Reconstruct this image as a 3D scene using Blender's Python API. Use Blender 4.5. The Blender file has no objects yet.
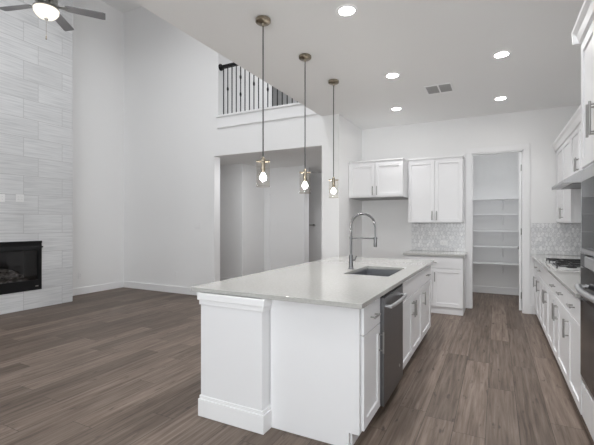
import bpy, bmesh, math, random
from mathutils import Vector, Matrix
random.seed(7)
S = bpy.context.scene
COL = S.collection
PI = math.pi

# ------------------------------------------------------------------ camera
cd = bpy.data.cameras.new('camera'); cam = bpy.data.objects.new('camera', cd); COL.objects.link(cam)
cam.location = (0, 0, 1.385)
cam.rotation_euler = (PI/2, 0, math.radians(27.3))
cd.sensor_width = 36; cd.lens = 385.5/594*36; cd.shift_y = 0.5/594
cd.clip_start = 0.05
S.camera = cam
# ------------------------------------------------------------------ world, exposure
w = bpy.data.worlds.new('world'); S.world = w; w.use_nodes = True
bg = w.node_tree.nodes['Background']; bg.inputs[0].default_value = (0.86, 0.93, 1.0, 1); bg.inputs[1].default_value = 0.08
S.view_settings.view_transform = 'Standard'; S.view_settings.look = 'None'
S.view_settings.gamma = 1; S.view_settings.use_curve_mapping = False
S.view_settings.exposure = 0.0
S.cycles.max_bounces = 14; S.cycles.diffuse_bounces = 8; S.cycles.glossy_bounces = 5
S.cycles.transparent_max_bounces = 12; S.cycles.sample_clamp_indirect = 6.0
# ------------------------------------------------------------------ south window daylight, plus added side and ceiling fill lights
def area(name, loc, size, power, rot, color=(0.90, 0.955, 1.0)):
    l = bpy.data.lights.new(name, 'AREA'); l.shape = 'RECTANGLE'; l.size, l.size_y = size
    l.energy = power; l.color = color
    o = bpy.data.objects.new(name, l); COL.objects.link(o); o.location = loc; o.rotation_euler = rot
    return o
SOUTH = -3.6
UP = PI/2 + math.radians(38)      # added fill lights tilt up by this to brighten the ceilings
area('living_window_light', (-4.9, SOUTH-.12, 1.45), (3.4, 1.9), 1, (PI/2, 0, 0))
area('living_upper_window_light', (-4.9, SOUTH-.12, 4.1), (3.4, 1.9), 1, (PI/2, 0, 0))
area('kitchen_window_light', (-.55, SOUTH-.12, 1.5), (2.6, 1.9), 6, (PI/2, 0, 0))
area('east_side_fill', (1.12+.11, -1.8, 1.45), (2.6, 1.9), 30, (PI/2, 0, PI/2))  # added fill from the east, through a made-up window
area('east_ceiling_fill', (1.12+.10, -1.8, 1.45), (2.6, 1.9), 70, (UP, 0, PI/2), (.93, .97, 1.0))
area('west_side_fill', (-7.15-.11, -.7, 1.45), (4.0, 1.9), 6, (PI/2, 0, -PI/2))  # added fill from the west, lower and upper, through made-up windows
area('west_upper_fill', (-7.15-.11, -.7, 4.1), (4.0, 1.9), 16, (PI/2, 0, -PI/2))
area('living_ceiling_fill', (-4.9, SOUTH-.10, 1.45), (3.4, 1.9), 2, (UP, 0, 0), (.93, .97, 1.0))
area('kitchen_ceiling_fill', (-.55, SOUTH-.10, 1.5), (2.6, 1.9), 135, (UP, 0, 0), (.93, .97, 1.0))

# ------------------------------------------------------------------ materials
def principled(name, color, rough=.5, metal=0, **kw):
    m = bpy.data.materials.new(name); m.use_nodes = True
    b = m.node_tree.nodes['Principled BSDF']
    b.inputs['Base Color'].default_value = (*color, 1); b.inputs['Roughness'].default_value = rough
    b.inputs['Metallic'].default_value = metal
    for k, v in kw.items(): b.inputs[k.replace('_', ' ')].default_value = v
    return m
class NT:
    def __init__(s, m): s.m = m; s.t = m.node_tree; s.b = s.t.nodes['Principled BSDF']
    def n(s, typ, **kw):
        q = s.t.nodes.new(typ)
        for k, v in kw.items(): setattr(q, k, v)
        return q
    def l(s, a, b): s.t.links.new(a, b)
    def math(s, op, a, b=None):
        q = s.n('ShaderNodeMath', operation=op)
        for i, v in enumerate((a, b)):
            if v is None: continue
            if isinstance(v, (int, float)): q.inputs[i].default_value = v
            else: s.l(v, q.inputs[i])
        return q.outputs[0]
    def ramp(s, fac, stops):
        r = s.n('ShaderNodeValToRGB'); e = r.color_ramp.elements
        e[0].position, e[0].color = stops[0][0], (*stops[0][1], 1)
        e[1].position, e[1].color = stops[-1][0], (*stops[-1][1], 1)
        for p, c in stops[1:-1]:
            q = e.new(p); q.color = (*c, 1)
        s.l(fac, r.inputs[0]); return r.outputs[0]
    def mix(s, fac, a, b, mode='MIX'):
        q = s.n('ShaderNodeMix', data_type='RGBA', blend_type=mode)
        for i, v in ((0, fac), (6, a), (7, b)):
            if isinstance(v, (int, float)): q.inputs[i].default_value = v
            elif isinstance(v, tuple): q.inputs[i].default_value = (*v, 1)
            else: s.l(v, q.inputs[i])
        return q.outputs[2]
def painted(name, color, rough, bump=.02, scale=180):
    m = principled(name, color, rough); t = NT(m)
    co = t.n('ShaderNodeTexCoord'); no = t.n('ShaderNodeTexNoise'); no.inputs['Scale'].default_value = scale
    no.inputs['Detail'].default_value = 3
    t.l(co.outputs['Object'], no.inputs['Vector'])
    bu = t.n('ShaderNodeBump'); bu.inputs['Strength'].default_value = bump; bu.inputs['Distance'].default_value = .002
    t.l(no.outputs[0], bu.inputs['Height']); t.l(bu.outputs[0], t.b.inputs['Normal'])
    return m
WALL = painted('wall_paint', (.86, .86, .86), .75, .08)
CEIL = painted('ceiling_paint', (.86, .86, .855), .85, .1)
TRIM = painted('trim_paint', (.87, .87, .875), .4, .01)
CAB = painted('cabinet_paint', (.82, .82, .83), .38, .01)
PLASTIC = principled('white_plastic', (.85, .85, .85), .35)
LOUVRE_SHADE = principled('shaded_vent_louvre', (.40, .40, .40), .5)  # grey puts the shade on the white louvres into their colour
SLOT = principled('outlet_slot', (.12, .12, .12), .6)
NICKEL = principled('brushed_nickel', (.38, .375, .36), .36, 1)
CHROME = principled('satin_chrome', (.23, .23, .235), .36, 1)
BLACK = principled('black_iron', (.008, .008, .009), .5, Specular_IOR_Level=.25)
BLACKGLOSS = principled('black_glass', (.012, .013, .015), .06, Specular_IOR_Level=.5)
CAST = principled('cast_iron', (.02, .02, .02), .5)
GREYBLADE = painted('fan_blade_wood', (.24, .24, .25), .5, .02)
CORD = principled('pendant_cord', (.05, .05, .05), .6)

def steel(name, col, rough, sc=(1, 1, 90)):
    m = principled(name, col, rough, 1); t = NT(m)
    co = t.n('ShaderNodeTexCoord'); mp = t.n('ShaderNodeMapping'); mp.inputs['Scale'].default_value = sc
    no = t.n('ShaderNodeTexNoise'); no.inputs['Scale'].default_value = 6
    t.l(co.outputs['Object'], mp.inputs[0]); t.l(mp.outputs[0], no.inputs['Vector'])
    r = t.n('ShaderNodeMapRange'); r.inputs[3].default_value = rough-.05; r.inputs[4].default_value = rough+.08
    t.l(no.outputs[0], r.inputs[0]); t.l(r.outputs[0], t.b.inputs['Roughness'])
    return m
STEEL = steel('stainless_steel', (.55, .55, .56), .30)
DARKSTEEL = steel('dark_stainless_steel', (.20, .20, .205), .36)
SINKSTEEL = steel('sink_steel', (.34, .345, .36), .34)
TRAY = steel('bright_steel', (.80, .80, .80), .45)

def brass():
    m = principled('antique_brass', (.42, .35, .24), .3, 1); t = NT(m)
    no = t.n('ShaderNodeTexNoise'); no.inputs['Scale'].default_value = 30
    co = t.n('ShaderNodeTexCoord'); t.l(co.outputs['Object'], no.inputs['Vector'])
    t.l(t.ramp(no.outputs[0], [(.35, (.25, .215, .165)), (.65, (.38, .335, .265))]), t.b.inputs['Base Color'])
    return m
BRASS = brass()

def emit(name, color, strength):
    m = bpy.data.materials.new(name); m.use_nodes = True; nt = m.node_tree
    nt.nodes.remove(nt.nodes['Principled BSDF'])
    e = nt.nodes.new('ShaderNodeEmission'); e.inputs[0].default_value = (*color, 1); e.inputs[1].default_value = strength
    nt.links.new(e.outputs[0], nt.nodes['Material Output'].inputs[0]); return m
LED = emit('downlight_lens', (1, .985, .97), 75)
BULB = emit('warm_bulb', (1, .955, .90), 170)
BOWL = emit('frosted_lit_bowl', (1, .93, .82), 1.3)

def thin_glass(name, tint, refl):
    m = bpy.data.materials.new(name); m.use_nodes = True; nt = m.node_tree
    nt.nodes.remove(nt.nodes['Principled BSDF'])
    tr = nt.nodes.new('ShaderNodeBsdfTransparent'); tr.inputs[0].default_value = (*tint, 1)
    gl = nt.nodes.new('ShaderNodeBsdfGlossy'); gl.inputs['Roughness'].default_value = .03
    lw = nt.nodes.new('ShaderNodeLayerWeight'); lw.inputs[0].default_value = .5
    pw = nt.nodes.new('ShaderNodeMath'); pw.operation = 'POWER'; pw.inputs[1].default_value = 4
    nt.links.new(lw.outputs['Facing'], pw.inputs[0])
    fr = nt.nodes.new('ShaderNodeMath'); fr.operation = 'MULTIPLY_ADD'; fr.inputs[1].default_value = refl; fr.inputs[2].default_value = .04
    nt.links.new(pw.outputs[0], fr.inputs[0])
    mx = nt.nodes.new('ShaderNodeMixShader')
    nt.links.new(fr.outputs[0], mx.inputs[0]); nt.links.new(tr.outputs[0], mx.inputs[1]); nt.links.new(gl.outputs[0], mx.inputs[2])
    nt.links.new(mx.outputs[0], nt.nodes['Material Output'].inputs[0]); return m
GLASS = thin_glass('clear_pendant_glass', (.94, .925, .90), .45)
FIREGLASS = thin_glass('smoked_fire_glass', (.72, .72, .73), .5)

def quartz():
    m = principled('white_quartz', (.5, .5, .5), .09); t = NT(m)
    co = t.n('ShaderNodeTexCoord'); no = t.n('ShaderNodeTexNoise'); no.inputs['Scale'].default_value = 60
    no.inputs['Detail'].default_value = 6
    t.l(co.outputs['Object'], no.inputs['Vector'])
    t.l(t.ramp(no.outputs[0], [(.3, (.42, .415, .395)), (.7, (.48, .475, .455))]), t.b.inputs['Base Color'])
    return m
QUARTZ = quartz()

def floor_mat():
    m = principled('grey_brown_wood_planks', (.2, .17, .15), .42); t = NT(m)
    W, L = .197, 1.5
    co = t.n('ShaderNodeTexCoord'); sp = t.n('ShaderNodeSeparateXYZ'); t.l(co.outputs['Object'], sp.inputs[0])
    xs = t.math('DIVIDE', t.math('ADD', sp.outputs[0], .06), W); row = t.math('FLOOR', xs); fx = t.math('FRACT', xs)
    w1 = t.n('ShaderNodeTexWhiteNoise', noise_dimensions='1D'); t.l(row, w1.inputs['W'])
    ys = t.math('ADD', t.math('DIVIDE', sp.outputs[1], L), w1.outputs['Value']); colm = t.math('FLOOR', ys); fy = t.math('FRACT', ys)
    cb = t.n('ShaderNodeCombineXYZ'); t.l(row, cb.inputs[0]); t.l(colm, cb.inputs[1])
    w2 = t.n('ShaderNodeTexWhiteNoise', noise_dimensions='3D'); t.l(cb.outputs[0], w2.inputs['Vector'])
    # grain, stretched along each plank and shifted from plank to plank
    g = t.n('ShaderNodeCombineXYZ')
    t.l(t.math('ADD', t.math('MULTIPLY', sp.outputs[0], 24), t.math('MULTIPLY', w2.outputs['Value'], 60)), g.inputs[0])
    t.l(t.math('MULTIPLY', sp.outputs[1], 1.1), g.inputs[1]); t.l(t.math('MULTIPLY', w2.outputs['Value'], 30), g.inputs[2])
    n1 = t.n('ShaderNodeTexNoise'); n1.inputs['Scale'].default_value = 1.6; n1.inputs['Detail'].default_value = 7
    n1.inputs['Roughness'].default_value = .62; n1.inputs['Distortion'].default_value = .35; t.l(g.outputs[0], n1.inputs['Vector'])
    base = t.ramp(n1.outputs[0], [(.27, (.062, .043, .033)), (.45, (.142, .107, .085)), (.58, (.190, .149, .122)), (.75, (.262, .215, .182))])
    tone = t.ramp(w2.outputs['Value'], [(0, (.74, .73, .72)), (1, (1.20, 1.20, 1.20))])
    c = t.mix(1, base, tone, 'MULTIPLY')
    # knots
    k = t.n('ShaderNodeCombineXYZ')
    t.l(t.math('MULTIPLY', sp.outputs[0], 9), k.inputs[0]); t.l(t.math('MULTIPLY', sp.outputs[1], 2.4), k.inputs[1])
    kn = t.n('ShaderNodeTexNoise'); kn.inputs['Scale'].default_value = 2.2; kn.inputs['Detail'].default_value = 3; t.l(k.outputs[0], kn.inputs['Vector'])
    kf = t.ramp(kn.outputs[0], [(.63, (0, 0, 0)), (.72, (.8, .8, .8))])
    c = t.mix(kf, c, (.06, .045, .037))
    # joints
    jx = t.math('LESS_THAN', t.math('MINIMUM', fx, t.math('SUBTRACT', 1, fx)), .010)
    jy = t.math('LESS_THAN', t.math('MINIMUM', fy, t.math('SUBTRACT', 1, fy)), .0014)
    j = t.math('MAXIMUM', jx, jy)
    c = t.mix(t.math('MULTIPLY', j, .75), c, (.045, .034, .028))
    t.l(c, t.b.inputs['Base Color'])
    bu = t.n('ShaderNodeBump'); bu.inputs['Strength'].default_value = .25; bu.inputs['Distance'].default_value = .002
    t.l(t.math('SUBTRACT', t.math('MULTIPLY', n1.outputs[0], .4), j), bu.inputs['Height']); t.l(bu.outputs[0], t.b.inputs['Normal'])
    rr = t.n('ShaderNodeMapRange'); rr.inputs[3].default_value = .42; rr.inputs[4].default_value = .58; t.b.inputs['Specular IOR Level'].default_value = .3
    t.l(n1.outputs[0], rr.inputs[0]); t.l(rr.outputs[0], t.b.inputs['Roughness'])
    return m
FLOOR = floor_mat()

def fireplace_tile():
    m = principled('linear_grey_tile', (.6, .6, .6), .35); t = NT(m)
    co = t.n('ShaderNodeTexCoord'); sp = t.n('ShaderNodeSeparateXYZ'); t.l(co.outputs['Object'], sp.inputs[0])
    cb = t.n('ShaderNodeCombineXYZ'); t.l(t.math('ADD', t.math('ADD', sp.outputs[1], .06), t.math('MULTIPLY', sp.outputs[0], -1)), cb.inputs[0]); t.l(sp.outputs[2], cb.inputs[1])
    br = t.n('ShaderNodeTexBrick'); br.offset = .36; br.offset_frequency = 2
    br.inputs['Color1'].default_value = (0, 0, 0, 1); br.inputs['Color2'].default_value = (1, 1, 1, 1); br.inputs['Mortar'].default_value = (.5, .5, .5, 1)
    br.inputs['Scale'].default_value = 1; br.inputs['Brick Width'].default_value = .61; br.inputs['Row Height'].default_value = .305
    br.inputs['Mortar Size'].default_value = .0035; br.inputs['Mortar Smooth'].default_value = .1; br.inputs['Bias'].default_value = 0
    t.l(cb.outputs[0], br.inputs['Vector'])
    g = t.n('ShaderNodeCombineXYZ')
    t.l(t.math('ADD', t.math('MULTIPLY', sp.outputs[1], 1.6), t.math('MULTIPLY', br.outputs['Color'], 13)), g.inputs[0]); t.l(t.math('MULTIPLY', sp.outputs[2], 30), g.inputs[1])
    no = t.n('ShaderNodeTexNoise'); no.inputs['Scale'].default_value = 1.4; no.inputs['Detail'].default_value = 5; t.l(g.outputs[0], no.inputs['Vector'])
    c = t.ramp(no.outputs[0], [(.3, (.56, .57, .58)), (.5, (.66, .667, .675)), (.70, (.73, .737, .745))])
    tone = t.ramp(br.outputs['Color'], [(0, (.94, .94, .94)), (1, (1.05, 1.05, 1.05))])
    c = t.mix(1, c, tone, 'MULTIPLY')
    c = t.mix(br.outputs['Fac'], c, (.48, .48, .485)); t.l(c, t.b.inputs['Base Color'])
    bu = t.n('ShaderNodeBump'); bu.inputs['Strength'].default_value = .3; bu.inputs['Distance'].default_value = .003; bu.invert = True
    t.l(br.outputs['Fac'], bu.inputs['Height']); t.l(bu.outputs[0], t.b.inputs['Normal'])
    return m
FTILE = fireplace_tile()

def picket_mat():
    m = principled('marble_picket_tile', (.6, .6, .6), .22); t = NT(m)
    ge = t.n('ShaderNodeNewGeometry'); co = t.n('ShaderNodeTexCoord')
    no = t.n('ShaderNodeTexNoise'); no.inputs['Scale'].default_value = 22; no.inputs['Detail'].default_value = 5; no.inputs['Distortion'].default_value = 1.2
    t.l(co.outputs['Object'], no.inputs['Vector'])
    a = t.ramp(ge.outputs['Random Per Island'], [(0, (.76, .765, .775)), (.5, (.83, .835, .84)), (1, (.90, .90, .905))])
    v = t.ramp(no.outputs[0], [(.36, (.80, .80, .815)), (.55, (1, 1, 1)), (.7, (1.06, 1.06, 1.06))])
    t.l(t.mix(1, a, v, 'MULTIPLY'), t.b.inputs['Base Color']); return m
PICKET = picket_mat()
GROUT = principled('tile_grout', (.58, .58, .585), .8)
def ash_mat():
    m = principled('ceramic_fire_log', (.3, .28, .26), .9); t = NT(m)
    co = t.n('ShaderNodeTexCoord'); no = t.n('ShaderNodeTexNoise'); no.inputs['Scale'].default_value = 16; no.inputs['Detail'].default_value = 5
    t.l(co.outputs['Object'], no.inputs['Vector'])
    t.l(t.ramp(no.outputs[0], [(.35, (.05, .045, .04)), (.58, (.32, .30, .28)), (.72, (.75, .73, .70))]), t.b.inputs['Base Color']); return m
LOG = ash_mat()

# ------------------------------------------------------------------ mesh helpers
class B:
    def __init__(s): s.bm = bmesh.new()
    def box(s, x0, x1, y0, y1, z0, z1):
        x0, x1 = sorted((x0, x1)); y0, y1 = sorted((y0, y1)); z0, z1 = sorted((z0, z1))
        v = [s.bm.verts.new(p) for p in ((x0,y0,z0),(x1,y0,z0),(x1,y1,z0),(x0,y1,z0),(x0,y0,z1),(x1,y0,z1),(x1,y1,z1),(x0,y1,z1))]
        for f in ((3,2,1,0),(4,5,6,7),(0,1,5,4),(1,2,6,5),(2,3,7,6),(3,0,4,7)): s.bm.faces.new([v[i] for i in f])
        return s
    def vox(s, xs, ys, zs, solid):
        cache = {}
        def V(i, j, k):
            if (i,j,k) not in cache: cache[i,j,k] = s.bm.verts.new((xs[i], ys[j], zs[k]))
            return cache[i,j,k]
        nx, ny, nz = len(xs)-1, len(ys)-1, len(zs)-1
        def on(i, j, k): return 0 <= i < nx and 0 <= j < ny and 0 <= k < nz and solid(i, j, k)
        for i in range(nx):
            for j in range(ny):
                for k in range(nz):
                    if not on(i,j,k): continue
                    for d, q in (((-1,0,0),((0,0,0),(0,0,1),(0,1,1),(0,1,0))), ((1,0,0),((1,0,0),(1,1,0),(1,1,1),(1,0,1))),
                                 ((0,-1,0),((0,0,0),(1,0,0),(1,0,1),(0,0,1))), ((0,1,0),((0,1,0),(0,1,1),(1,1,1),(1,1,0))),
                                 ((0,0,-1),((0,0,0),(0,1,0),(1,1,0),(1,0,0))), ((0,0,1),((0,0,1),(1,0,1),(1,1,1),(0,1,1)))):
                        if not on(i+d[0], j+d[1], k+d[2]):
                            s.bm.faces.new([V(i+a, j+b, k+c) for a, b, c in q])
        return s
    def tube(s, pts, r, n=12, cap=True):
        pts = [Vector(p) for p in pts]; rs = r if isinstance(r, (list, tuple)) else [r]*len(pts)
        tan = [(pts[min(i+1, len(pts)-1)]-pts[max(i-1, 0)]).normalized() for i in range(len(pts))]
        up = Vector((0, 0, 1)) if abs(tan[0].z) < .9 else Vector((1, 0, 0))
        nrm = tan[0].cross(up).normalized(); rings = []
        for p, t, rr in zip(pts, tan, rs):
            nrm = (nrm - t*nrm.dot(t)).normalized(); bi = t.cross(nrm)
            rings.append([s.bm.verts.new(p + (nrm*math.cos(a)+bi*math.sin(a))*rr) for a in (2*PI*i/n for i in range(n))])
        for a, b in zip(rings, rings[1:]):
            for i in range(n): s.bm.faces.new((a[i], a[(i+1)%n], b[(i+1)%n], b[i]))
        if cap: s.bm.faces.new(rings[0][::-1]); s.bm.faces.new(rings[-1])
        return s
    def lathe(s, cx, cy, prof, n=28, close=False):
        rings = []
        for r, z in prof:
            if r < 1e-6: rings.append([s.bm.verts.new((cx, cy, z))])
            else: rings.append([s.bm.verts.new((cx+r*math.cos(2*PI*i/n), cy+r*math.sin(2*PI*i/n), z)) for i in range(n)])
        for a, b in zip(rings, rings[1:]):
            for i in range(n):
                j = (i+1) % n
                if len(a) == 1 and len(b) == 1: continue
                if len(a) == 1: s.bm.faces.new((a[0], b[j], b[i]))
                elif len(b) == 1: s.bm.faces.new((a[i], a[j], b[0]))
                else: s.bm.faces.new((a[i], a[j], b[j], b[i]))
        return s
    def prism(s, pts, axis, a0, a1):
        """closed 2D outline swept along an axis (0 x, 1 y, 2 z); the outline holds the other two coordinates in order"""
        def P(p, a):
            q = list(p); q.insert(axis, a); return q
        A = [s.bm.verts.new(P(p, a0)) for p in pts]; Bv = [s.bm.verts.new(P(p, a1)) for p in pts]; n = len(pts)
        s.bm.faces.new(A); s.bm.faces.new(Bv[::-1])
        for i in range(n): s.bm.faces.new((A[i], Bv[i], Bv[(i+1)%n], A[(i+1)%n]))
        return s
    def xf(s, M): bmesh.ops.transform(s.bm, matrix=M, verts=s.bm.verts); return s
def mk(name, b, mat, origin=(0,0,0), parent=None, bevel=.0, smooth=False):
    bm = b.bm; bmesh.ops.recalc_face_normals(bm, faces=bm.faces)
    bmesh.ops.translate(bm, verts=bm.verts, vec=-Vector(origin))
    me = bpy.data.meshes.new(name); bm.to_mesh(me); bm.free()
    if smooth:
        for p in me.polygons: p.use_smooth = True
        me.set_sharp_from_angle(angle=math.radians(38))
    me.materials.append(mat)
    o = bpy.data.objects.new(name, me); COL.objects.link(o)
    if bevel:
        md = o.modifiers.new('bevel', 'BEVEL'); md.width = bevel; md.segments = 2; md.limit_method = 'ANGLE'; md.angle_limit = math.radians(40)
    if parent is not None: o.parent = parent
    return o
def tag(o, label, cat, group=None):
    o['label'] = label; o['category'] = cat
    if group: o['group'] = group
    return o
def thing(name, loc, label, cat, group=None):
    o = bpy.data.objects.new(name, None); COL.objects.link(o); o.location = loc; o.empty_display_size = .1
    return tag(o, label, cat, group)
def part(name, b, mat, root, bevel=0, smooth=False, under=None):
    """a part of root, given in world coordinates; under = the part it is a sub-part of"""
    return mk(name, b, mat, root.location, under if under is not None else root, bevel, smooth)
def solo(name, b, mat, origin, label, cat, group=None, bevel=0, smooth=False):
    o = mk(name, b, mat, origin, None, bevel, smooth); o.location = origin
    return tag(o, label, cat, group)
def struct(name, b, mat, bevel=0):
    o = mk(name, b, mat, (0,0,0), None, bevel); o['kind'] = 'structure'; return o
def copy_tree(o, parent=None):
    c = o.copy(); COL.objects.link(c)
    if parent is not None: c.parent = parent
    for ch in list(o.children): copy_tree(ch, c)
    return c

# ------------------------------------------------------------------ the setting
LX, FX, FY0, FY1 = -7.15, -6.65, 2.05, 4.235      # living left wall, fireplace face, its two ends
FAR, T = 5.68, .17                              # living room far wall
BACK, RX = 6.85, 1.12                           # kitchen back wall, right wall
ZC, ZL, ZLOFT = 3.10, 5.92, 3.34                # kitchen ceiling, living ceiling, loft floor
EX = -2.49                                      # edge of the kitchen ceiling
struct('floor', B().box(-8.2, 1.4, SOUTH-.3, 10.3, -.1, 0), FLOOR)
struct('ceiling_kitchen', B().box(EX, RX+.15, SOUTH, BACK+.15, ZC, ZC+.2), CEIL)
struct('ceiling_living', B().box(LX-.15, EX+.15, SOUTH-.15, 9.0, ZL, ZL+.15), CEIL)
struct('wall_left', B().vox([LX-.15, LX], [SOUTH-.15, -2.7, 1.3, 9.0], [0, .5, 2.4, 3.15, 5.05, ZL], lambda i, j, k: not (j == 1 and k in (1, 3))), WALL)
struct('wall_far', B().vox([LX, -4.668, -4.572, -2.485, -2.19], [FAR, FAR+T], [0, 2.63, ZLOFT, ZL],
       lambda i, j, k: not (k == 0 and i in (1, 2)) and not (k == 2 and i in (2, 3))), WALL)
struct('wall_upper', B().box(EX, EX+.15, SOUTH, 9.0, ZC+.2, ZL), WALL)
struct('wall_alcove', B().box(-2.485, -2.19, FAR+T, BACK+.12, 0, ZC+.2), WALL)
PX0, PX1, PZ = -.355, .375, 2.51                # pantry opening
struct('wall_back', B().vox([-2.19, PX0, PX1, RX], [BACK, BACK+.12], [0, PZ, ZC], lambda i, j, k: not (i == 1 and k == 0)), WALL)
struct('wall_right', B().vox([RX, RX+.15], [SOUTH, -3.1, -.5, BACK+.12], [0, .5, 2.4, ZC], lambda i, j, k: not (j == 1 and k == 1)), WALL)
# south wall with its windows (behind the camera)
WX = [LX, -6.6, -3.2, -1.85, .75, RX]; WZ = [0, .5, 2.4, 3.15, 5.05, ZL]
struct('wall_south', B().vox(WX, [SOUTH-.15, SOUTH], WZ, lambda i, j, k: not ((i == 1 and k in (1, 3)) or (i == 3 and k == 1))), WALL)
for n, (i, k) in enumerate(((1, 1), (1, 3), (3, 1))):
    b = B(); x0, x1, z0, z1 = WX[i], WX[i+1], WZ[k], WZ[k+1]
    b.box(x0, x1, SOUTH-.1, SOUTH-.04, z0, z0+.05).box(x0, x1, SOUTH-.1, SOUTH-.04, z1-.05, z1)
    for q in range(4):
        x = x0 + (x1-x0)*q/3; a = .025 if 0 < q < 3 else .05
        b.box(max(x0, x-a), min(x1, x+a), SOUTH-.1, SOUTH-.04, z0+.05, z1-.05)
    struct('window_%d' % (n+1), b, TRIM)
for n, (xc, y0, y1, z0, z1) in enumerate(((LX-.07, -2.7, 1.3, .5, 2.4), (LX-.07, -2.7, 1.3, 3.15, 5.05), (RX+.07, -3.1, -.5, .5, 2.4))):  # side windows out of view, added to let in fill light
    b = B().box(xc-.03, xc+.03, y0, y1, z0, z0+.05).box(xc-.03, xc+.03, y0, y1, z1-.05, z1)
    for q in range(4):
        y = y0 + (y1-y0)*q/3; a = .025 if 0 < q < 3 else .05
        b.box(xc-.03, xc+.03, max(y0, y-a), min(y1, y+a), z0+.05, z1-.05)
    struct('window_%d' % (n+4), b, TRIM)
# fireplace breast with the opening for the insert
IY0, IY1, IZ0, IZ1 = 2.60, 3.71, .30, 1.095
struct('wall_fireplace', B().vox([LX, FX-.48, FX], [FY0, IY0, IY1, FY1], [0, IZ0, IZ1, ZL], lambda i, j, k: not (j == 1 and k == 1 and i == 1)), FTILE)
# hall behind the wide opening
HZ = 2.72
struct('ceiling_hall', B().box(-7.0, -2.485, FAR+T, 10.2, HZ, HZ+.1), CEIL)
struct('wall_hall_left', B().box(-6.9, -5.06, 7.12, 8.05, 0, HZ), WALL)
struct('wall_hall_back', B().box(-6.9, -3.97, 8.05, 8.25, 0, HZ), WALL)
struct('wall_hall_end', B().box(-6.9, -2.485, 9.4, 9.55, 0, HZ), WALL)
struct('wall_hall_right', B().box(-2.485, -2.3, BACK+.12, 9.55, 0, HZ), WALL)
struct('wall_hall_side', B().box(-7.0, -6.9, FAR+T, 9.55, 0, HZ), WALL)
# loft
struct('floor_loft', B().box(LX, EX, FAR+T, 9.0, ZLOFT-.18, ZLOFT), WALL)
struct('wall_loft_back', B().box(LX, EX, 8.85, 9.0, ZLOFT, ZL), WALL)
struct('wall_loft_left', B().box(-4.69, -4.572, FAR+T, 7.6, ZLOFT, ZL), WALL)
struct('trim_1', B().box(-4.60, EX, FAR-.045, FAR+T+.02, ZLOFT-.005, ZLOFT+.03), TRIM, .006)
struct('trim_2', B().box(-4.58, EX, FAR-.018, FAR, 3.155, ZLOFT-.005).box(-4.585, EX, FAR-.03, FAR, 3.14, 3.165), TRIM, .003)
# pantry
PY = 8.50
struct('wall_pantry_back', B().box(-1.0, .75, PY, PY+.12, 0, ZC), WALL)
struct('wall_pantry_left', B().box(-.72, -.60, BACK+.12, PY, 0, ZC), WALL)
struct('wall_pantry_right', B().box(.62, .75, BACK+.12, PY, 0, ZC), WALL)
struct('ceiling_pantry', B().box(-1.0, .75, BACK+.12, PY+.12, ZC, ZC+.1), CEIL)
cas = B()
for x0, x1 in ((PX0-.085, PX0), (PX1, PX1+.085)): cas.box(x0, x1, BACK-.018, BACK, 0, PZ)
cas.box(PX0-.085, PX1+.085, BACK-.018, BACK, PZ, PZ+.085)
struct('trim_3', cas, TRIM, .004)
struct('trim_4', B().box(PX0, PX0+.015, BACK, BACK+.12, 0, PZ).box(PX1-.015, PX1, BACK, BACK+.12, 0, PZ).box(PX0, PX1, BACK, BACK+.12, PZ-.015, PZ), TRIM)
# baseboards
def base(name, *boxes):
    b = B()
    for q in boxes: b.box(*q)
    struct(name, b, TRIM, .005)
bh = .135
base('baseboard_left', (LX, LX+.016, FY1, FAR, 0, bh), (LX, LX+.016, SOUTH, FY0, 0, bh))
base('baseboard_far', (LX+.016, -4.668, FAR-.016, FAR, 0, bh), (-2.485, -2.19, FAR-.016, FAR, 0, bh))
base('baseboard_alcove', (-2.19, -2.174, FAR-.016, BACK, 0, bh))
base('baseboard_back', (-2.17, -1.31, BACK-.016, BACK, 0, bh), (PX1+.085, .49, BACK-.016, BACK, 0, bh))
base('baseboard_pantry', (-.60, .62, PY-.016, PY, 0, bh), (-.60, -.584, BACK+.12, PY-.016, 0, bh))
base('baseboard_hall', (-6.9, -5.06, 7.104, 7.12, 0, bh), (-5.06, -5.044, 7.12, 8.05, 0, bh), (-5.04, -3.97, 8.034, 8.05, 0, bh))
base('baseboard_end', (-6.9, -2.485, 9.384, 9.4, 0, bh))
hc = B(); hc.box(-4.98, -4.89, 8.03, 8.05, 0, 2.1); hc.box(-3.99, -3.95, 8.03, 8.27, 0, HZ)
struct('trim_5', hc, TRIM, .004)
# dim hall door at the end of the recess
hd = B().box(-4.75, -3.75, 9.34, 9.385, .01, 2.45)
d2 = struct('door_2', hd, WALL, .004)
h = mk('handle', B().tube([(-4.30, 9.34, 1.33), (-4.30, 9.28, 1.33)], .028).tube([(-4.30, 9.285, 1.33), (-4.42, 9.285, 1.33)], .012), NICKEL, (0,0,0), d2, 0, True)

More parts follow.
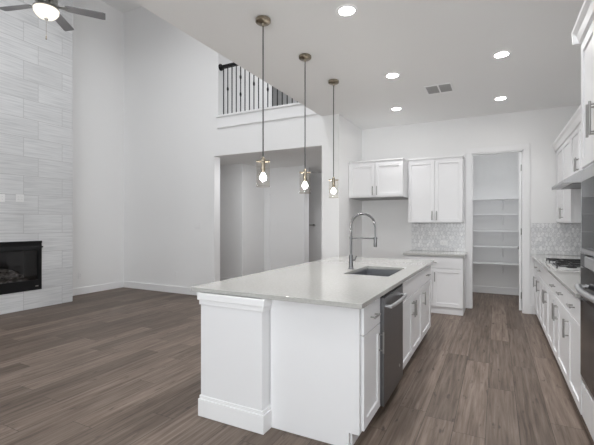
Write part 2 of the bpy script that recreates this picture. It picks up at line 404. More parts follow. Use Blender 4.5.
# backsplash: elongated hexagon tiles on a grout bed
def picket(b, u0, u1, z0, z1, put, n):
    W, H, P = .050, .092, .024
    rows = int((z1-z0)/(H-P))+2; cols = int((u1-u0)/W)+2
    for r in range(rows):
        for c in range(cols):
            cu = u0 + (c + (.5 if r % 2 else 0))*W; cz = z0 + r*(H-P) + .02
            g = .0026; w2, h2 = W/2-g, H/2-g
            pts = [(cu, cz+h2), (cu+w2, cz+h2-P), (cu+w2, cz-h2+P), (cu, cz-h2), (cu-w2, cz-h2+P), (cu-w2, cz+h2-P)]
            # clip to the panel
            def clip(poly, ax, lim, sgn):
                out = []
                for i in range(len(poly)):
                    a, q = poly[i], poly[(i+1) % len(poly)]; ia = sgn*(a[ax]-lim) <= 0; iq = sgn*(q[ax]-lim) <= 0
                    if ia: out.append(a)
                    if ia != iq:
                        t = (lim-a[ax])/(q[ax]-a[ax]); out.append((a[0]+t*(q[0]-a[0]), a[1]+t*(q[1]-a[1])))
                return out
            for ax, lim, sg in ((0, u0, -1), (0, u1, 1), (1, z0, -1), (1, z1, 1)):
                if pts: pts = clip(pts, ax, lim, sg)
            if len(pts) < 3: continue
            ar = abs(sum(pts[i][0]*pts[(i+1)%len(pts)][1]-pts[(i+1)%len(pts)][0]*pts[i][1] for i in range(len(pts))))/2
            if ar < 2e-5: continue
            A = [b.bm.verts.new(put(u, z, .008)) for u, z in pts]; C = [b.bm.verts.new(put(u, z, .002)) for u, z in pts]
            b.bm.faces.new(A)
            for i in range(len(pts)): b.bm.faces.new((A[i], A[(i+1)%len(pts)], C[(i+1)%len(pts)], C[i]))
def splash(name, u0, u1, z0, z1, put, bed):
    o = struct(name, bed, GROUT)
    b = B(); picket(b, u0, u1, z0, z1, put, 0)
    mk('tile_face', b, PICKET, (0,0,0), o)
SZ0, SZ1 = .918, 1.385
splash('wall_tile_back', -1.30, -.45, SZ0, SZ1, lambda u, z, d: (u, BACK-d, z), B().box(-1.30, -.45, BACK-.004, BACK, SZ0, SZ1))
splash('wall_tile_corner', .475, RX-.01, SZ0, SZ1, lambda u, z, d: (u, BACK-d, z), B().box(.475, RX-.01, BACK-.004, BACK, SZ0, SZ1))
splash('wall_tile_right', 3.15, BACK-.01, SZ0, SZ1, lambda u, z, d: (RX-d, u, z), B().box(RX-.004, RX, 3.15, BACK-.01, SZ0, SZ1))

# ------------------------------------------------------------------ cabinet builders
class F:
    """a cabinet front: plane plus outward direction; local boxes (u, z, w) with w measured outward from the door face"""
    def __init__(s, kind, plane): s.k, s.p = kind, plane
    def box(s, b, u0, u1, z0, z1, w0, w1):
        if s.k == 'xp': b.box(s.p+w0, s.p+w1, u0, u1, z0, z1)
        elif s.k == 'xn': b.box(s.p-w0, s.p-w1, u0, u1, z0, z1)
        else: b.box(u0, u1, s.p-w0, s.p-w1, z0, z1)
        return b
    def pt(s, u, z, w):
        return {'xp': (s.p+w, u, z), 'xn': (s.p-w, u, z), 'yn': (u, s.p-w, z)}[s.k]
def shaker(f, u0, u1, z0, z1, r=.058):
    b = B(); t = -.02
    f.box(b, u0+r-.004, u1-r+.004, z0+r-.004, z1-r+.004, t, -.011)
    f.box(b, u0, u0+r, z0, z1, t, 0); f.box(b, u1-r, u1, z0, z1, t, 0)
    f.box(b, u0+r, u1-r, z0, z0+r, t, 0); f.box(b, u0+r, u1-r, z1-r, z1, t, 0)
    return b
def pull(f, root, under, u, z, vert=True, ln=.13):
    b = B(); h = ln/2; e = h-.018
    a, c = ((u, z-h), (u, z+h)) if vert else ((u-h, z), (u+h, z))
    b.tube([f.pt(*a, .032), f.pt(*c, .032)], .007, 10)
    for q in (-e, e):
        p = (u, z+q) if vert else (u+q, z)
        b.tube([f.pt(*p, -.001), f.pt(*p, .032)], .005, 8)
    return part('pull', b, NICKEL, root, 0, True, under)
def door(f, root, u0, u1, z0, z1, pu=None, pz=None, g=.002, ln=.145):
    d = part('door', shaker(f, u0+g, u1-g, z0, z1), CAB, root, .0022)
    if pu is not None: pull(f, root, d, pu, pz, True, ln)
    return d
def drawer(f, root, u0, u1, z0, z1, withpull=True, ln=.13, g=.002):
    b = B(); f.box(b, u0+g, u1-g, z0, z1, -.02, 0)
    d = part('drawer', b, CAB, root, .0025)
    if withpull: pull(f, root, d, (u0+u1)/2, (z0+z1)/2, False, ln)
    return d
def base_cab(f, u0, u1, label, depth=.585, doors=1, hinge='near', wide=False, drawers=True, toe=.075, pulls=True, drpull=True, top=.884, group=None, name='base_cabinet', open_top=False):
    c = f.pt((u0+u1)/2, 0, -depth/2)
    r = thing(name, c, label, 'cabinet', group)
    b = B()
    if open_top:      # room for the sink bowl
        for q in ((u0+.0008, u0+.02, .10, top, -depth, -.021), (u1-.02, u1-.0008, .10, top, -depth, -.021), (u0+.02, u1-.02, .10, .12, -depth, -.021),
                  (u0+.02, u1-.02, .12, top, -depth, -depth+.012), (u0+.02, u1-.02, .12, top, -.04, -.021)): f.box(b, *q)
    else: f.box(b, u0+.0008, u1-.0008, .10, top, -depth, -.021)
    part('body', b, CAB, r, .001)
    b = B(); f.box(b, u0+.0008, u1-.0008, 0.001, .10, -depth, -toe); part('toe_kick', b, CAB, r)
    zt, zd = .868, .690
    if drawers: drawer(f, r, u0, u1, zd+.006, zt, drpull)
    else: zd = zt
    m = (u0+u1)/2; pz = zd-.125
    if doors == 1:
        pu = u1-.035 if hinge == 'near' else u0+.035
        door(f, r, u0, u1, .112, zd, pu if pulls else None, pz)
    elif doors == 2:
        door(f, r, u0, m, .112, zd, m-.035, pz); door(f, r, m, u1, .112, zd, m+.035, pz)
    return r

# ------------------------------------------------------------------ kitchen island
I = F('xp', -.715)
base_cab(I, 2.275, 2.65, 'white island cabinet with one drawer and door, nearest unit, left of dishwasher', hinge='near')
base_cab(I, 3.285, 4.335, 'white island sink cabinet with two doors under a wide blank drawer front', doors=2, drpull=False, open_top=True)
base_cab(I, 4.337, 4.99, 'white island cabinet with drawer and door at the far end beyond the sink', hinge='far')
# end panel
solo('end_panel', B().vox([-1.36, -.80, -.733], [2.24, 2.273], [.001, .10, .884], lambda i, j, k: not (i == 1 and k == 0)), CAB, (-1.03, 2.2, 0),
     'plain white end panel of the island, right of the raised pilaster', 'panel', bevel=.002)
# half wall / pilaster
hw = thing('island_half_wall', (-1.62, 3.5, 0), 'white moulded half wall with tall baseboard forming the island end and back', 'half wall')
part('body', B().box(-1.885, -1.365, 2.145, 5.0, .001, .884), CAB, hw, .002)
def collar(o, z0, z1): return B().box(-1.885-o, -1.365+o, 2.150-o, 5.0+o*.3, z0, z1)
part('baseboard', collar(.017, .0015, .125), TRIM, hw, .003)
part('baseboard_cap', collar(.010, .1255, .150), TRIM, hw, .003)
part('crown_moulding', collar(.012, .800, .835), TRIM, hw, .005)
part('crown_moulding', collar(.022, .835, .884), TRIM, hw, .005)
# island top with sink cut-out
SX0, SX1, SY0, SY1 = -1.258, -.838, 3.37, 4.12
TX0, TX1, TY0, TY1 = -1.99, -.690, 2.155, 5.10
solo('island_countertop', B().vox([TX0, SX0, SX1, TX1], [TY0, SY0, SY1, TY1], [.885, .916], lambda i, j, k: not (i == 1 and j == 1)), QUARTZ,
     (-1.3, 3.6, .885), 'large white quartz countertop on the kitchen island with sink cut-out', 'countertop', bevel=.003)
sk = thing('kitchen_sink', (-1.05, 3.77, .70), 'stainless undermount sink set into the white island countertop', 'sink')
o = .008
part('basin', B().vox([SX0-o-.004, SX0-o, SX1+o, SX1+o+.004], [SY0-o-.004, SY0-o, SY1+o, SY1+o+.004], [.70, .704, .8845],
     lambda i, j, k: k == 0 or i != 1 or j != 1), SINKSTEEL, sk, .0015)
part('drain', B().lathe(-1.05, 3.77, [(0, .706), (.02, .7065), (.045, .708), (.047, .7045)]), CHROME, sk, 0, True)
# faucet
fx, fy = -1.322, 3.77
fa = thing('kitchen_faucet', (fx, fy, .917), 'tall chrome spring-neck faucet standing beside the island sink', 'faucet')
part('base', B().lathe(fx, fy, [(0, .917), (.029, .917), (.029, .924), (.021, .93), (.021, 1.05), (.017, 1.06), (0, 1.06)]), CHROME, fa, 0, True)
part('column', B().tube([(fx, fy, 1.05), (fx, fy, 1.24)], .0125), CHROME, fa, 0, True)
R_ = .125; arc = [(fx, fy, 1.23 + .13*i/24) for i in range(25)]
zc = 1.352
arc += [(fx + R_ - R_*math.cos(PI*i/60), fy, zc + R_*math.sin(PI*i/60)) for i in range(1, 58)]
pts = [Vector(p) for p in arc]
part('spring_neck', B().tube(pts, [(.0135 if i % 2 else .0105) for i in range(len(pts))], 12), CHROME, fa, 0, True)
ex, ez = pts[-1].x, pts[-1].z
part('hose', B().tube([(ex-.002, fy, ez), (ex+.004, fy, ez-.03), (ex+.006, fy, 1.20)], .0075), CHROME, fa, 0, True)
part('spray_head', B().lathe(ex+.006, fy, [(0, 1.245), (.013, 1.245), (.016, 1.22), (.0175, 1.155), (.015, 1.145), (0, 1.145)]), CHROME, fa, 0, True)
part('support_arm', B().tube([(fx, fy, 1.232), (ex-.01, fy, 1.232)], .0075).tube([(fx, fy, 1.222), (fx, fy, 1.242)], .016).tube([(ex+.006, fy, 1.224), (ex+.006, fy, 1.240)], .020), CHROME, fa, 0, True)
part('lever_handle', B().tube([(fx, fy, 1.005), (fx+.045, fy-.01, 1.010)], .009).tube([(fx+.045, fy-.01, 1.005), (fx+.062, fy-.012, 1.05)], .006), CHROME, fa, 0, True)
# dishwasher
dw = thing('dishwasher', (-1.0, 2.97, 0), 'dark stainless steel dishwasher built into the island side', 'dishwasher')
dy0, dy1 = 2.658, 3.278
part('tub', B().box(-1.29, -.742, dy0, dy1, .10, .882), BLACK, dw)
part('kick_plate', B().box(-1.29, -.79, dy0, dy1, .002, .10), BLACK, dw)
part('door_panel', B().box(-.738, -.692, dy0+.004, dy1-.004, .105, .862), DARKSTEEL, dw, .003)
part('control_strip', B().box(-.738, -.694, dy0+.004, dy1-.004, .864, .880), BLACK, dw, .002)
hb = [(-.648 - .012*abs(2*i/12-1)**3, dy0+.05+(dy1-dy0-.10)*i/12, .795) for i in range(13)]
part('bar_handle', B().tube(hb, .0135, 12).tube([(-.693, dy0+.055, .795), (-.655, dy0+.055, .795)], .014).tube([(-.693, dy1-.055, .795), (-.655, dy1-.055, .795)], .014), STEEL, dw, 0, True)
part('maker_badge', B().tube([(-.6925, 3.15, .235), (-.6905, 3.15, .235)], .012, 20), STEEL, dw, 0, True)

# ------------------------------------------------------------------ right-hand run
R = F('xn', .50)
base_cab(R, 3.135, 3.66, 'white base cabinet with drawer and door directly beside the oven tower', hinge='near')
base_cab(R, 3.662, 4.245, 'white base cabinet with drawer and door, second from the oven tower', hinge='near')
base_cab(R, 4.247, 4.60, 'narrow white base cabinet with drawer and door just before the cooktop', hinge='far')
base_cab(R, 4.602, 5.55, 'wide white two-door base cabinet with blank front directly under the gas cooktop', doors=2, drpull=False)
base_cab(R, 5.552, 5.92, 'white base cabinet with drawer and door just past the cooktop', hinge='near')
base_cab(R, 5.922, 6.34, 'white base cabinet with drawer and door, last before the corner filler', hinge='near')
solo('filler_strip', B().box(.515, RX-.005, 6.342, BACK-.02, .10, .884).box(.575, RX-.005, 6.342, BACK-.02, .001, .10), CAB, (.8, 6.6, 0), 'plain white corner filler between right-hand cabinets and the back wall', 'panel', bevel=.002)
solo('perimeter_countertop', B().box(.473, RX-.006, 3.137, BACK-.012, .885, .916), QUARTZ, (.8, 5, .885), 'long white quartz countertop on the right-hand cabinets under the cooktop', 'countertop', bevel=.003)
# oven tower
ty0, ty1 = 2.30, 3.132
tw = thing('oven_tower', (.81, 2.72, 0), 'tall white cabinet tower at right edge holding the microwave and oven', 'cabinet')
MZ0, MZ1, OZ0, OZ1 = 1.19, 1.72, .37, 1.185
part('body', B().vox([.515, .56, RX-.006], [ty0, ty0+.025, ty1-.025, ty1], [.10, OZ0, OZ1, MZ0, MZ1, 2.585],
     lambda i, j, k: not (j == 1 and k in (1, 3)) ), CAB, tw, .002)
part('toe_kick', B().box(.575, RX-.006, ty0, ty1, .001, .10), CAB, tw)
tm = (ty0+ty1)/2
door(R, tw, tm, ty1, 1.745, 2.56, tm+.035, 1.975, .002, .19); door(R, tw, ty0, tm, 1.745, 2.56, tm-.035, 1.975, .002, .19)
drawer(R, tw, ty0+.04, ty1-.04, .125, OZ0-.03, False)
part('crown_moulding', B().prism([(.505, 2.575), (.488, 2.582), (.476, 2.625), (.455, 2.65), (.455, 2.675), (RX-.006, 2.675), (RX-.006, 2.575)], 1, ty0, ty1+.0).prism([(ty1-.001, 2.575), (ty1+.015, 2.582), (ty1+.028, 2.625), (ty1+.045, 2.65), (ty1+.045, 2.675), (ty1-.001, 2.675)], 0, .455, RX-.4), TRIM, tw, .001)
mw = thing('microwave', (.75, 2.72, MZ0+.002), 'black built-in microwave with stainless frame above the oven', 'microwave')
a0, a1 = ty0+.028, ty1-.028
part('case', B().box(.565, 1.0, a0+.02, a1-.02, MZ0+.01, MZ1-.01), BLACK, mw)
part('frame', B().vox([.498, .56], [a0-.012, a0+.05, a1-.03, a1+.012], [MZ0+.004, MZ0+.03, MZ1-.065, MZ1+.006], lambda i, j, k: not (j == 1 and k == 1)), STEEL, mw, .003)
part('glass_door', B().box(.494, .555, a0+.052, a1-.032, MZ0+.032, MZ1-.067), BLACKGLOSS, mw, .002)
ov = thing('built_in_oven', (.75, 2.72, OZ0+.002), 'black glass wall oven with stainless handle below the microwave', 'oven')
part('case', B().box(.565, 1.05, a0+.02, a1-.02, OZ0+.01, OZ1-.01), BLACK, ov)
part('control_panel', B().box(.480, .558, a0-.008, 2.90, 1.115, OZ1-.004), STEEL, ov, .004)
part('side_trim', B().box(.494, .558, 2.9005, a1+.008, 1.1085, OZ1), BLACKGLOSS, ov, .002)
part('glass_door', B().box(.494, .558, a0-.008, a1+.008, OZ0+.02, 1.108), BLACKGLOSS, ov, .003)
part('window', B().box(.4925, .496, a0+.09, a1-.09, OZ0+.14, .90), principled('oven_window', (.03, .03, .032), .12), ov)
hp = [(.462-.02*math.sin(PI*i/14), a0+.12+(a1-a0-.24)*i/14, .985) for i in range(15)]
part('bar_handle', B().tube(hp, .018, 12).tube([(.496, a0+.13, .985), (.462, a0+.13, .985)], .013).tube([(.496, a1-.13, .985), (.462, a1-.13, .985)], .013), STEEL, ov, 0, True)
part('vent_trim', B().box(.496, .558, a0-.008, a1+.008, OZ0-.005, OZ0+.018), STEEL, ov, .002)
# cooktop
ct = thing('gas_cooktop', (.80, 5.07, .917), 'stainless gas cooktop with black cast iron grates on the right-hand countertop', 'cooktop')
cx0, cx1, cy0, cy1 = .525, 1.055, 4.62, 5.56
part('tray', B().box(cx0, cx1, cy0, cy1, .917, .927), TRAY, ct, .003)
for k, (x, y, r) in enumerate(((.69, 4.80, .045), (.92, 4.80, .055), (.83, 5.075, .065), (.69, 5.35, .04), (.92, 5.35, .05))):
    part('burner', B().lathe(x, y, [(0, .928), (r, .928), (r, .938), (r*.8, .944), (0, .945)]), CAST, ct, 0, True)
for q in range(3):
    y0 = cy0+.015+q*.304; y1 = y0+.296; b = B()
    xa, xb = cx0+.015+.06*(q == 1), cx1-.02
    t, za, zb = .010, .948, .960
    for y in (y0, y1-t): b.box(xa, xb, y, y+t, za, zb)
    for x in (xa, xb-t): b.box(x, x+t, y0, y1, za, zb)
    ym = (y0+y1)/2; b.box(xa, xb, ym-t/2, ym+t/2, za+.001, zb)
    for x in (xa+(xb-xa)*.28, xa+(xb-xa)*.72): b.box(x-t/2, x+t/2, y0, y1, za+.001, zb)
    for x in (xa, xb-t):
        for y in (y0, y1-t): b.box(x, x+t, y, y+t, .927, za)
    part('grate', b, CAST, ct, .002)
for q in range(5):
    y = 4.87+q*.1025
    part('knob', B().lathe(.556, y, [(0, .928), (.018, .928), (.017, .950), (.012, .955), (0, .955)]), STEEL, ct, 0, True)
# upper cabinets on the right wall
def wall_cab(f, u0, u1, z0, z1, depth, label, split=True, pz=.10, single=None, group=None):
    r = thing('wall_cabinet', f.pt((u0+u1)/2, z0, -depth/2), label, 'cabinet', group)
    b = B(); f.box(b, u0+.0008, u1-.0008, z0, z1, -depth, -.021); part('body', b, CAB, r, .0015)
    m = (u0+u1)/2
    if split:
        door(f, r, u0, m, z0+.012, z1-.03, m-.035, z0+pz); door(f, r, m, u1, z0+.012, z1-.03, m+.035, z0+pz)
    else: door(f, r, u0, u1, z0+.012, z1-.03, single, z0+pz)
    return r
U = F('xn', .79)
def crown(r, f, u0, u1, z):
    b = B()
    if f.k == 'xn':
        b.prism([(f.p+.02, z-.03), (f.p-.012, z-.02), (f.p-.03, z+.04), (f.p-.05, z+.065), (f.p-.05, z+.09), (f.p+.32, z+.09), (f.p+.32, z-.001), (f.p+.02, z-.001)], 1, u0, u1)
    part('crown_moulding', b, TRIM, r, .001)
uf = wall_cab(U, 5.56, 6.835, 1.385, 2.46, .325, 'white wall cabinet beyond the range hood, in the right-hand corner', pz=.13); crown(uf, U, 5.56, 6.835, 2.46)
uh = wall_cab(U, 4.602, 5.558, 1.915, 2.46, .325, 'short white wall cabinet mounted above the range hood'); crown(uh, U, 4.602, 5.558, 2.46)
un = wall_cab(U, 3.136, 4.60, 1.385, 2.46, .325, 'white wall cabinet between the oven tower and range hood', pz=.13); crown(un, U, 3.136, 4.60, 2.46)
hdn = thing('range_hood', (.86, 5.08, 1.785), 'slim stainless under-cabinet range hood above the gas cooktop', 'range hood')
part('shell', B().prism([(.597, 1.785), (.597, 1.815), (.76, 1.912), (RX-.006, 1.912), (RX-.006, 1.785)], 1, 4.62, 5.54), STEEL, hdn, .002)
part('filter', B().box(.68, 1.06, 4.70, 5.46, 1.780, 1.786), DARKSTEEL, hdn)
part('hood_light', B().lathe(.645, 5.3, [(0, 1.781), (.03, 1.781), (.032, 1.7855)]), PLASTIC, hdn, 0, True)
part('hood_light', B().lathe(.645, 4.86, [(0, 1.781), (.03, 1.781), (.032, 1.7855)]), PLASTIC, hdn, 0, True)

# ------------------------------------------------------------------ back wall run
K = F('yn', 6.215)
base_cab(K, -1.30, -.435, 'white base cabinet with wide drawer on the back wall left of pantry', doors=2, toe=.03)
solo('back_countertop', B().box(-1.31, -.412, 6.185, BACK-.012, .885, .916), QUARTZ, (-.86, 6.5, .885), 'short white quartz countertop against the back wall left of the pantry', 'countertop', bevel=.003)
K1 = F('yn', 6.12); K2 = F('yn', 6.50)
c1 = wall_cab(K1, -2.186, -1.295, 1.803, 2.385, .72, 'short deep white wall cabinet over the empty refrigerator alcove', pz=.105)
part('top_trim', B().box(-2.186, -1.29, 6.11, 6.84, 2.385, 2.405), TRIM, c1, .003)
c2 = wall_cab(K2, -1.292, -.462, 1.388, 2.42, .34, 'tall white two-door wall cabinet above the back backsplash', pz=.115)
part('top_trim', B().box(-1.288, -.452, 6.488, 6.84, 2.42, 2.445), TRIM, c2, .003)

part('under_shade', B().box(-2.18, -1.30, 6.16, 6.82, 1.793, 1.8025), principled('cabinet_under_shade', (.30, .30, .30), .6), c1)  # dark sheet painting in the shade beneath the cabinet
# ------------------------------------------------------------------ pantry door and shelves
dr = struct('door_1', B().prism([(.320, 6.985), (.357, 6.985), (.437, 7.69), (.400, 7.69)], 2, .012, PZ-.02), TRIM, .003)
b = B()
for z in (.25, 1.25, 2.25): b.tube([(.352, 6.978, z-.05), (.352, 6.978, z+.05)], .007)
mk('hinge', b, NICKEL, (0,0,0), dr)
mk('handle', B().tube([(.396, 7.62, .96), (.362, 7.62, .96), (.360, 7.62, .96), (.338, 7.62, .96), (.332, 7.62, .96)], [.011, .011, .026, .026, .012]), NICKEL, (0,0,0), dr, 0, True)
SH = [(.62, 'lowest'), (.935, 'second from the bottom'), (1.235, 'middle'), (1.555, 'second from the top'), (1.85, 'topmost')]
for z, word in SH:
    r = thing('pantry_shelf', (0, PY-.15, z-.05), 'white shelf in the pantry, %s of the five' % word, 'shelf', 'shelves on the pantry back wall')
    part('board', B().box(-.598, .618, PY-.30, PY-.001, z-.018, z), TRIM, r, .002)
    part('cleat', B().box(-.598, .618, PY-.02, PY-.001, z-.085, z-.0185), TRIM, r, .002)
    part('bracket', B().box(.108, .128, PY-.024, PY-.02, z-.22, z-.019).tube([(.118, PY-.03, z-.21), (.118, PY-.26, z-.025)], .009, 8).box(.108, .128, PY-.28, PY-.024, z-.024, z-.0185), TRIM, r)

# ------------------------------------------------------------------ pendants
def ell(cz, r, n=14): return [(r*math.sin(PI*i/n), cz + r*math.cos(PI*i/n)) for i in range(n+1)]
pend_loc = [(-1.737, 2.745), (-1.737, 3.545), (-1.737, 4.325)]
pend_lab = ['clear glass cylinder pendant light over the island, nearest of the three',
            'clear glass cylinder pendant light over the island, middle of the three',
            'clear glass cylinder pendant light over the island, farthest, beside the wall cabinet']
px_, py_ = pend_loc[0]
p0 = thing('pendant_light', (px_, py_, 1.69), pend_lab[0], 'pendant light', 'pendant lights in a row above the island')
part('canopy', B().lathe(px_, py_, [(0, ZC-.001), (.058, ZC-.001), (.064, ZC-.008), (.064, ZC-.030), (.052, ZC-.040), (.014, ZC-.044), (.009, ZC-.065), (0, ZC-.065)]), BRASS, p0, 0, True)
part('cord', B().tube([(px_, py_, ZC-.04), (px_, py_, 2.5), (px_, py_, 1.935)], .0056, 8), CORD, p0, 0, True)
part('socket', B().lathe(px_, py_, [(0, 1.94), (.006, 1.94), (.016, 1.928), (.018, 1.915), (.018, 1.825), (.014, 1.806), (0, 1.806)]), BRASS, p0, 0, True)
part('cap', B().tube([(px_-.058*.889, py_-.058*.459, 1.902), (px_+.058*.889, py_+.058*.459, 1.902)], .0075, 10).tube([(px_+.058*.459, py_-.058*.889, 1.902), (px_-.058*.459, py_+.058*.889, 1.902)], .0075, 10), BRASS, p0, 0, True)
g = part('glass_shade', B().lathe(px_, py_, [(.056, 1.690), (.056, 1.912)], 36), GLASS, p0, 0, True)
part('rim', B().lathe(px_, py_, [(.0555, 1.688), (.0575, 1.690), (.0575, 1.693), (.0555, 1.693)], 36), thin_glass('glass_rim', (.80, .77, .72), .5), p0, 0, True)
part('bulb', B().lathe(px_, py_, [(0, 1.806), (.011, 1.805), (.013, 1.795)] + [(.0275*math.sin(t), 1.766+.0275*math.cos(t)) for t in (math.radians(a) for a in range(30, 181, 15))]), BULB, p0, 0, True)
for (x, y), lab in zip(pend_loc[1:], pend_lab[1:]):
    c = copy_tree(p0); c.location = (x, y, 1.69); c['label'] = lab

# ------------------------------------------------------------------ recessed lights and ceiling vent
RL = [((-1.07, 2.95), 'round recessed ceiling light nearest the camera, between the pendants and the tower'),
      ((.05, 4.44), 'round recessed ceiling light above the aisle, nearest the oven tower'),
      ((-1.07, 4.49), 'round recessed ceiling light left of the ceiling vent'),
      ((.055, 6.0), 'round recessed ceiling light above the aisle, in front of the pantry'),
      ((-1.33, 5.83), 'round recessed ceiling light closest to the refrigerator alcove cabinets')]
x, y = RL[0][0]
l0 = thing('recessed_light', (x, y, ZC), RL[0][1], 'ceiling light', 'recessed lights in the kitchen ceiling')
part('trim_ring', B().lathe(x, y, [(.062, ZC-.004), (.066, ZC-.007), (.082, ZC-.004), (.085, ZC-.0005)], 36), TRIM, l0, 0, True)
part('lens', B().lathe(x, y, [(0, ZC-.0035), (.063, ZC-.0035)], 36), LED, l0)
for (x, y), lab in RL[1:]:
    c = copy_tree(l0); c.location = (x, y, ZC); c['label'] = lab
def lamp(name, x, y, z, power, size=.12, color=(.98, .985, 1.0), spread=115):
    l = bpy.data.lights.new(name, 'AREA'); l.shape = 'DISK'; l.size = size; l.energy = power; l.color = color; l.spread = math.radians(spread)
    o = bpy.data.objects.new(name, l); COL.objects.link(o); o.location = (x, y, z)
for (x, y), lab in RL: lamp('far_downlight_lamp' if y > 5 else 'downlight_lamp', x, y, ZC-.012, 3.4 if y > 5 else 9)
for x, y in ((.05, 2.9), (-1.07, 1.3), (.05, 1.3), (-1.07, -.4), (.05, -.4)): lamp('near_downlight_lamp', x, y, ZC-.012, 3.5)   # the same rows, above the frame
lamp('pantry_fill', 0, 7.14, ZC-.02, 7.5, .25, (.96, .98, 1.0), 110)  # added unseen lamp, brightens the pantry
lamp('hall_fill', -4.0, 6.4, HZ-.02, 15, .3, (.97, .98, 1.0), 180); lamp('recess_fill', -3.2, 8.6, HZ-.02, 8, .2)  # added unseen lamps, brighten the hall and its recess
for x, y in ((-4.5, .6), (-4.5, 2.2), (-4.5, 3.6), (-3.3, .6), (-3.3, 2.2), (-3.3, 3.6)): lamp('living_fill', x, y, ZL-.02, 14.5, .15, spread=160)  # added lamps without fixtures, wash the living room walls
lamp('loft_fill', -3.6, 7.3, ZL-.02, 13, .3)  # added unseen lamp, brightens the loft
vt = thing('ceiling_vent', (-.646, 5.2, ZC), 'white louvred air vent in the kitchen ceiling between the recessed lights', 'vent')
vx0, vx1, vy0, vy1 = -.81, -.48, 5.03, 5.37
part('backing', B().box(vx0+.012, vx1-.012, vy0+.012, vy1-.012, ZC-.0015, ZC-.0005), principled('vent_duct_shade', (.22, .22, .22), .9), vt)
vm = (vx0+vx1)/2
part('frame', B().vox([vx0, vx0+.02, vm-.008, vm+.008, vx1-.02, vx1], [vy0, vy0+.02, vy1-.02, vy1], [ZC-.010, ZC-.0005], lambda i, j, k: not (j == 1 and i in (1, 3))), TRIM, vt, .002)
for q in range(17):
    yy = vy0+.03+q*.0175
    part('louvre', B().prism([(yy-.003, ZC-.0018), (yy-.001, ZC-.0018), (yy+.004, ZC-.006), (yy+.002, ZC-.006)], 0, vx0+.02, vx1-.02), LOUVRE_SHADE, vt)

# ------------------------------------------------------------------ loft railing
rl = thing('stair_railing', (-3.55, FAR+.08, ZLOFT+.03), 'black iron baluster railing on the loft ledge above the hall opening', 'railing')
ry = FAR+.06
part('handrail', B().prism([(ry-.032, 4.26), (ry+.032, 4.26), (ry+.036, 4.285), (ry+.024, 4.315), (ry-.024, 4.315), (ry-.036, 4.285)], 0, -4.56, EX-.01), BLACK, rl, .003)
part('rosette', B().tube([(-4.572, ry, 4.288), (-4.55, ry, 4.288)], .062, 20), BLACK, rl, .004, False)
n = 21
for q in range(n):
    x = -4.497+q*.0962
    if x > EX-.05: break
    pts_, rs_ = [], []
    kn = [3.86] if q % 6 == 1 else ([3.715, 4.03] if q % 6 == 4 else [])
    zs = sorted(set([ZLOFT+.03, 4.265] + [k+d for k in kn for d in (-.045, -.02, 0, .02, .045)]))
    for z in zs:
        r = .0095
        for k in kn:
            if abs(z-k) < .03: r = .020 if abs(z-k) < .005 else .0165
        pts_.append((x, ry, z)); rs_.append(r)
    part('baluster', B().tube(pts_, rs_, 8), BLACK, rl, 0, True)

# ------------------------------------------------------------------ ceiling fan
fX, fY = -4.97, 2.83
fn = thing('ceiling_fan', (fX, fY, ZL), 'grey-bladed ceiling fan with a lit bowl hanging in front of the fireplace', 'ceiling fan')
part('canopy', B().lathe(fX, fY, [(0, ZL-.001), (.075, ZL-.001), (.07, ZL-.03), (.03, ZL-.07), (0, ZL-.07)]), NICKEL, fn, 0, True)
part('downrod', B().tube([(fX, fY, ZL-.05), (fX, fY, 4.265)], .013), NICKEL, fn, 0, True)
part('motor_housing', B().lathe(fX, fY, [(0, 4.285), (.03, 4.285), (.05, 4.255), (.115, 4.225), (.125, 4.185), (.125, 4.135), (.10, 4.105), (.07, 4.095), (.07, 4.065), (.09, 4.06), (.09, 4.045), (0, 4.045)]), NICKEL, fn, 0, True)
part('light_bowl', B().lathe(fX, fY, [(.134, 4.045), (.141, 4.035), (.136, 4), (.113, 3.965), (.085, 3.94), (.04, 3.927), (0, 3.925)]), BOWL, fn, 0, True)
fl = bpy.data.lights.new('fan_lamp', 'POINT'); fl.energy = 3; fl.shadow_soft_size = .12; fl.color = (1, .95, .88)
flo = bpy.data.objects.new('fan_lamp', fl); COL.objects.link(flo); flo.location = (fX, fY, 3.78)
part('bowl_ring', B().lathe(fX, fY, [(.09, 4.06), (.142, 4.055), (.130, 4.045), (.142, 4.037), (.130, 4.043)]), NICKEL, fn, 0, True)
part('finial', B().lathe(fX, fY, [(0, 3.927), (.022, 3.925), (.018, 3.91), (.008, 3.9), (0, 3.895)]), NICKEL, fn, 0, True)
yaw = math.radians(27.3)
for q in range(5):
    ang = yaw + math.radians(26+72*q)
    M = Matrix.Translation((fX, fY, 4.105)) @ Matrix.Rotation(ang, 4, 'Z') @ Matrix.Rotation(math.radians(-12), 4, 'X')
    out = [(.20, -.045), (.24, -.058), (.63, -.068), (.66, -.058), (.66, .058), (.63, .068), (.24, .058), (.20, .045)]
    bl = part('blade', B().prism(out, 2, -.004, .004).xf(M), GREYBLADE, fn, .0015)
    part('blade_iron', B().prism([(.09, -.018), (.21, -.03), (.25, 0), (.21, .03), (.09, .018)], 2, -.010, -.0045).xf(M), NICKEL, fn, .001, False, bl)
part('pull_chain', B().tube([(fX+.035, fY-.02, 4.045), (fX+.035, fY-.02, 3.705)], .0022, 6).lathe(fX+.035, fY-.02, [(0, 3.705), (.007, 3.695), (.008, 3.655), (0, 3.645)]), BRASS, fn, 0, True)

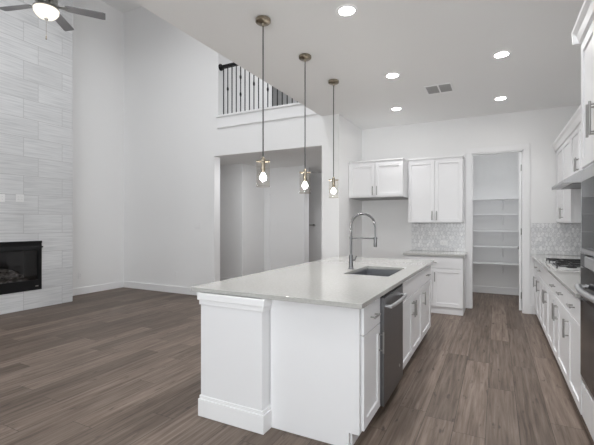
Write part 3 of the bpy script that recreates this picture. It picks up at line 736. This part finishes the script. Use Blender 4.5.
# ------------------------------------------------------------------ fireplace insert
fi = thing('fireplace_insert', (FX-.2, 3.155, IZ0), 'black glass-fronted gas fireplace set into the grey tiled chimney wall', 'fireplace')
gY0, gY1, gZ0, gZ1 = IY0+.07, IY1-.055, IZ0+.165, IZ1-.155
part('firebox', B().vox([FX-.46, FX-.45, FX-.02], [IY0+.004, gY0-.02, gY1+.02, IY1-.004], [IZ0+.004, gZ0-.03, gZ1+.03, IZ1-.004], lambda i, j, k: i == 0 or j != 1 or k != 1), principled('firebox_liner', (.02, .02, .021), .7, Specular_IOR_Level=.2), fi)
part('frame', B().vox([FX-.019, FX+.012], [IY0, gY0, gY1, IY1], [IZ0, gZ0, gZ1, IZ1], lambda i, j, k: not (j == 1 and k == 1)), BLACK, fi, .003)
part('hood_lip', B().prism([(FX+.012, gZ1+.02), (FX+.03, gZ1+.02), (FX+.012, gZ1+.075)], 1, IY0+.01, IY1-.01), BLACK, fi)
part('top_louvre', B().box(FX+.012, FX+.022, IY0, IY1, IZ1-.035, IZ1), BLACK, fi, .002)
part('glass_front', B().box(FX-.012, FX-.008, gY0+.001, gY1-.001, gZ0+.001, gZ1-.001), FIREGLASS, fi)
part('latch', B().tube([(FX+.02, IY1-.02, IZ1-.10), (FX+.02, IY1+.012, IZ1-.10)], .012, 12), BLACK, fi, 0, True)
part('maker_badge', B().box(FX+.0121, FX+.0135, IY1-.10, IY1-.055, IZ0+.055, IZ0+.07), NICKEL, fi)
part('ember_tray', B().box(FX-.40, FX-.08, gY0+.08, gY1-.10, gZ0-.028, gZ0+.012), LOG, fi, .008)
for pts_, r in (([(-.14, 2.80, .06), (-.16, 3.15, .075), (-.13, 3.50, .06)], .038), ([(-.32, 2.85, .07), (-.30, 3.2, .085), (-.33, 3.47, .07)], .045),
                ([(-.12, 2.95, .08), (-.22, 3.08, .15), (-.34, 3.18, .19)], .032), ([(-.10, 3.45, .06), (-.2, 3.36, .14), (-.34, 3.24, .18)], .034),
                ([(-.14, 3.25, .07), (-.2, 3.40, .12), (-.22, 3.52, .05)], .03)):
    part('log', B().tube([(FX+a, c, gZ0+d) for a, c, d in pts_], [r*.9, r, r*.8], 10), LOG, fi, 0, True)

# ------------------------------------------------------------------ switches and outlets
def plate(name, put, wd, ht, label, cat, kind, group=None, horiz=False):
    c = put(0, 0, 0); r = thing(name, c, label, cat, group)
    def bx(u0, u1, z0, z1, d0, d1):
        p, q = put(u0, z0, d0), put(u1, z1, d1); return B().box(p[0], q[0], p[1], q[1], p[2], q[2])
    part('cover_plate', bx(-wd/2, wd/2, -ht/2, ht/2, 0, .006), PLASTIC, r, .002)
    n = kind[1]
    for q in range(n):
        u = (q-(n-1)/2)*.046
        if kind[0] == 's': part('rocker', bx(u-.016, u+.016, -.033, .033, .006, .0095), PLASTIC, r, .002)
        else:
            for s in (-1, 1):
                if horiz:
                    sk_ = part('socket', bx(s*.02-.014, s*.02+.014, -.015, .015, .006, .008), PLASTIC, r, .002)
                    part('slots', bx(s*.02-.005, s*.02+.005, -.007, -.005, .008, .0084), SLOT, r, 0, False, sk_); part('slots', bx(s*.02-.005, s*.02+.005, .005, .007, .008, .0084), SLOT, r, 0, False, sk_)
                else:
                    sk_ = part('socket', bx(u-.015, u+.015, s*.02-.014, s*.02+.014, .006, .008), PLASTIC, r, .002)
                    part('slots', bx(u-.007, u-.005, s*.02-.005, s*.02+.005, .008, .0084), SLOT, r, 0, False, sk_); part('slots', bx(u+.005, u+.007, s*.02-.005, s*.02+.005, .008, .0084), SLOT, r, 0, False, sk_)
    return r
onX = lambda X, Y, Z: (lambda u, z, d: (X+d, Y+u, Z+z))
onY = lambda X, Y, Z: (lambda u, z, d: (X+u, Y-d, Z+z))
plate('wall_outlet', onX(FX, 3.14, 1.765), .075, .118, 'white cover plate on the tiled fireplace wall, left of two at photo edge', 'outlet', ('o', 1))
plate('wall_outlet', onX(FX, 3.385, 1.775), .115, .118, 'white double cover plate on the tiled fireplace wall above the black insert', 'outlet', ('o', 2))
plate('wall_outlet', onX(LX, 4.70, .37), .075, .118, 'low white outlet on the left wall between fireplace and far corner', 'outlet', ('o', 1))
plate('wall_outlet', onY(-5.63, FAR, .37), .075, .118, 'low white outlet on the far wall left of the hall opening', 'outlet', ('o', 1))
plate('light_switch', onY(-5.07, FAR, 1.33), .165, .118, 'white triple light switch on the far wall beside the hall opening', 'light switch', ('s', 3))
plate('light_switch', onY(-4.66, 8.05, 1.33), .075, .118, 'single white light switch on the wall inside the hall', 'light switch', ('s', 1))
plate('wall_outlet', onY(-.775, BACK-.008, 1.055), .118, .075, 'white horizontal outlet on the grey picket tile backsplash by the pantry', 'outlet', ('o', 1), horiz=True)
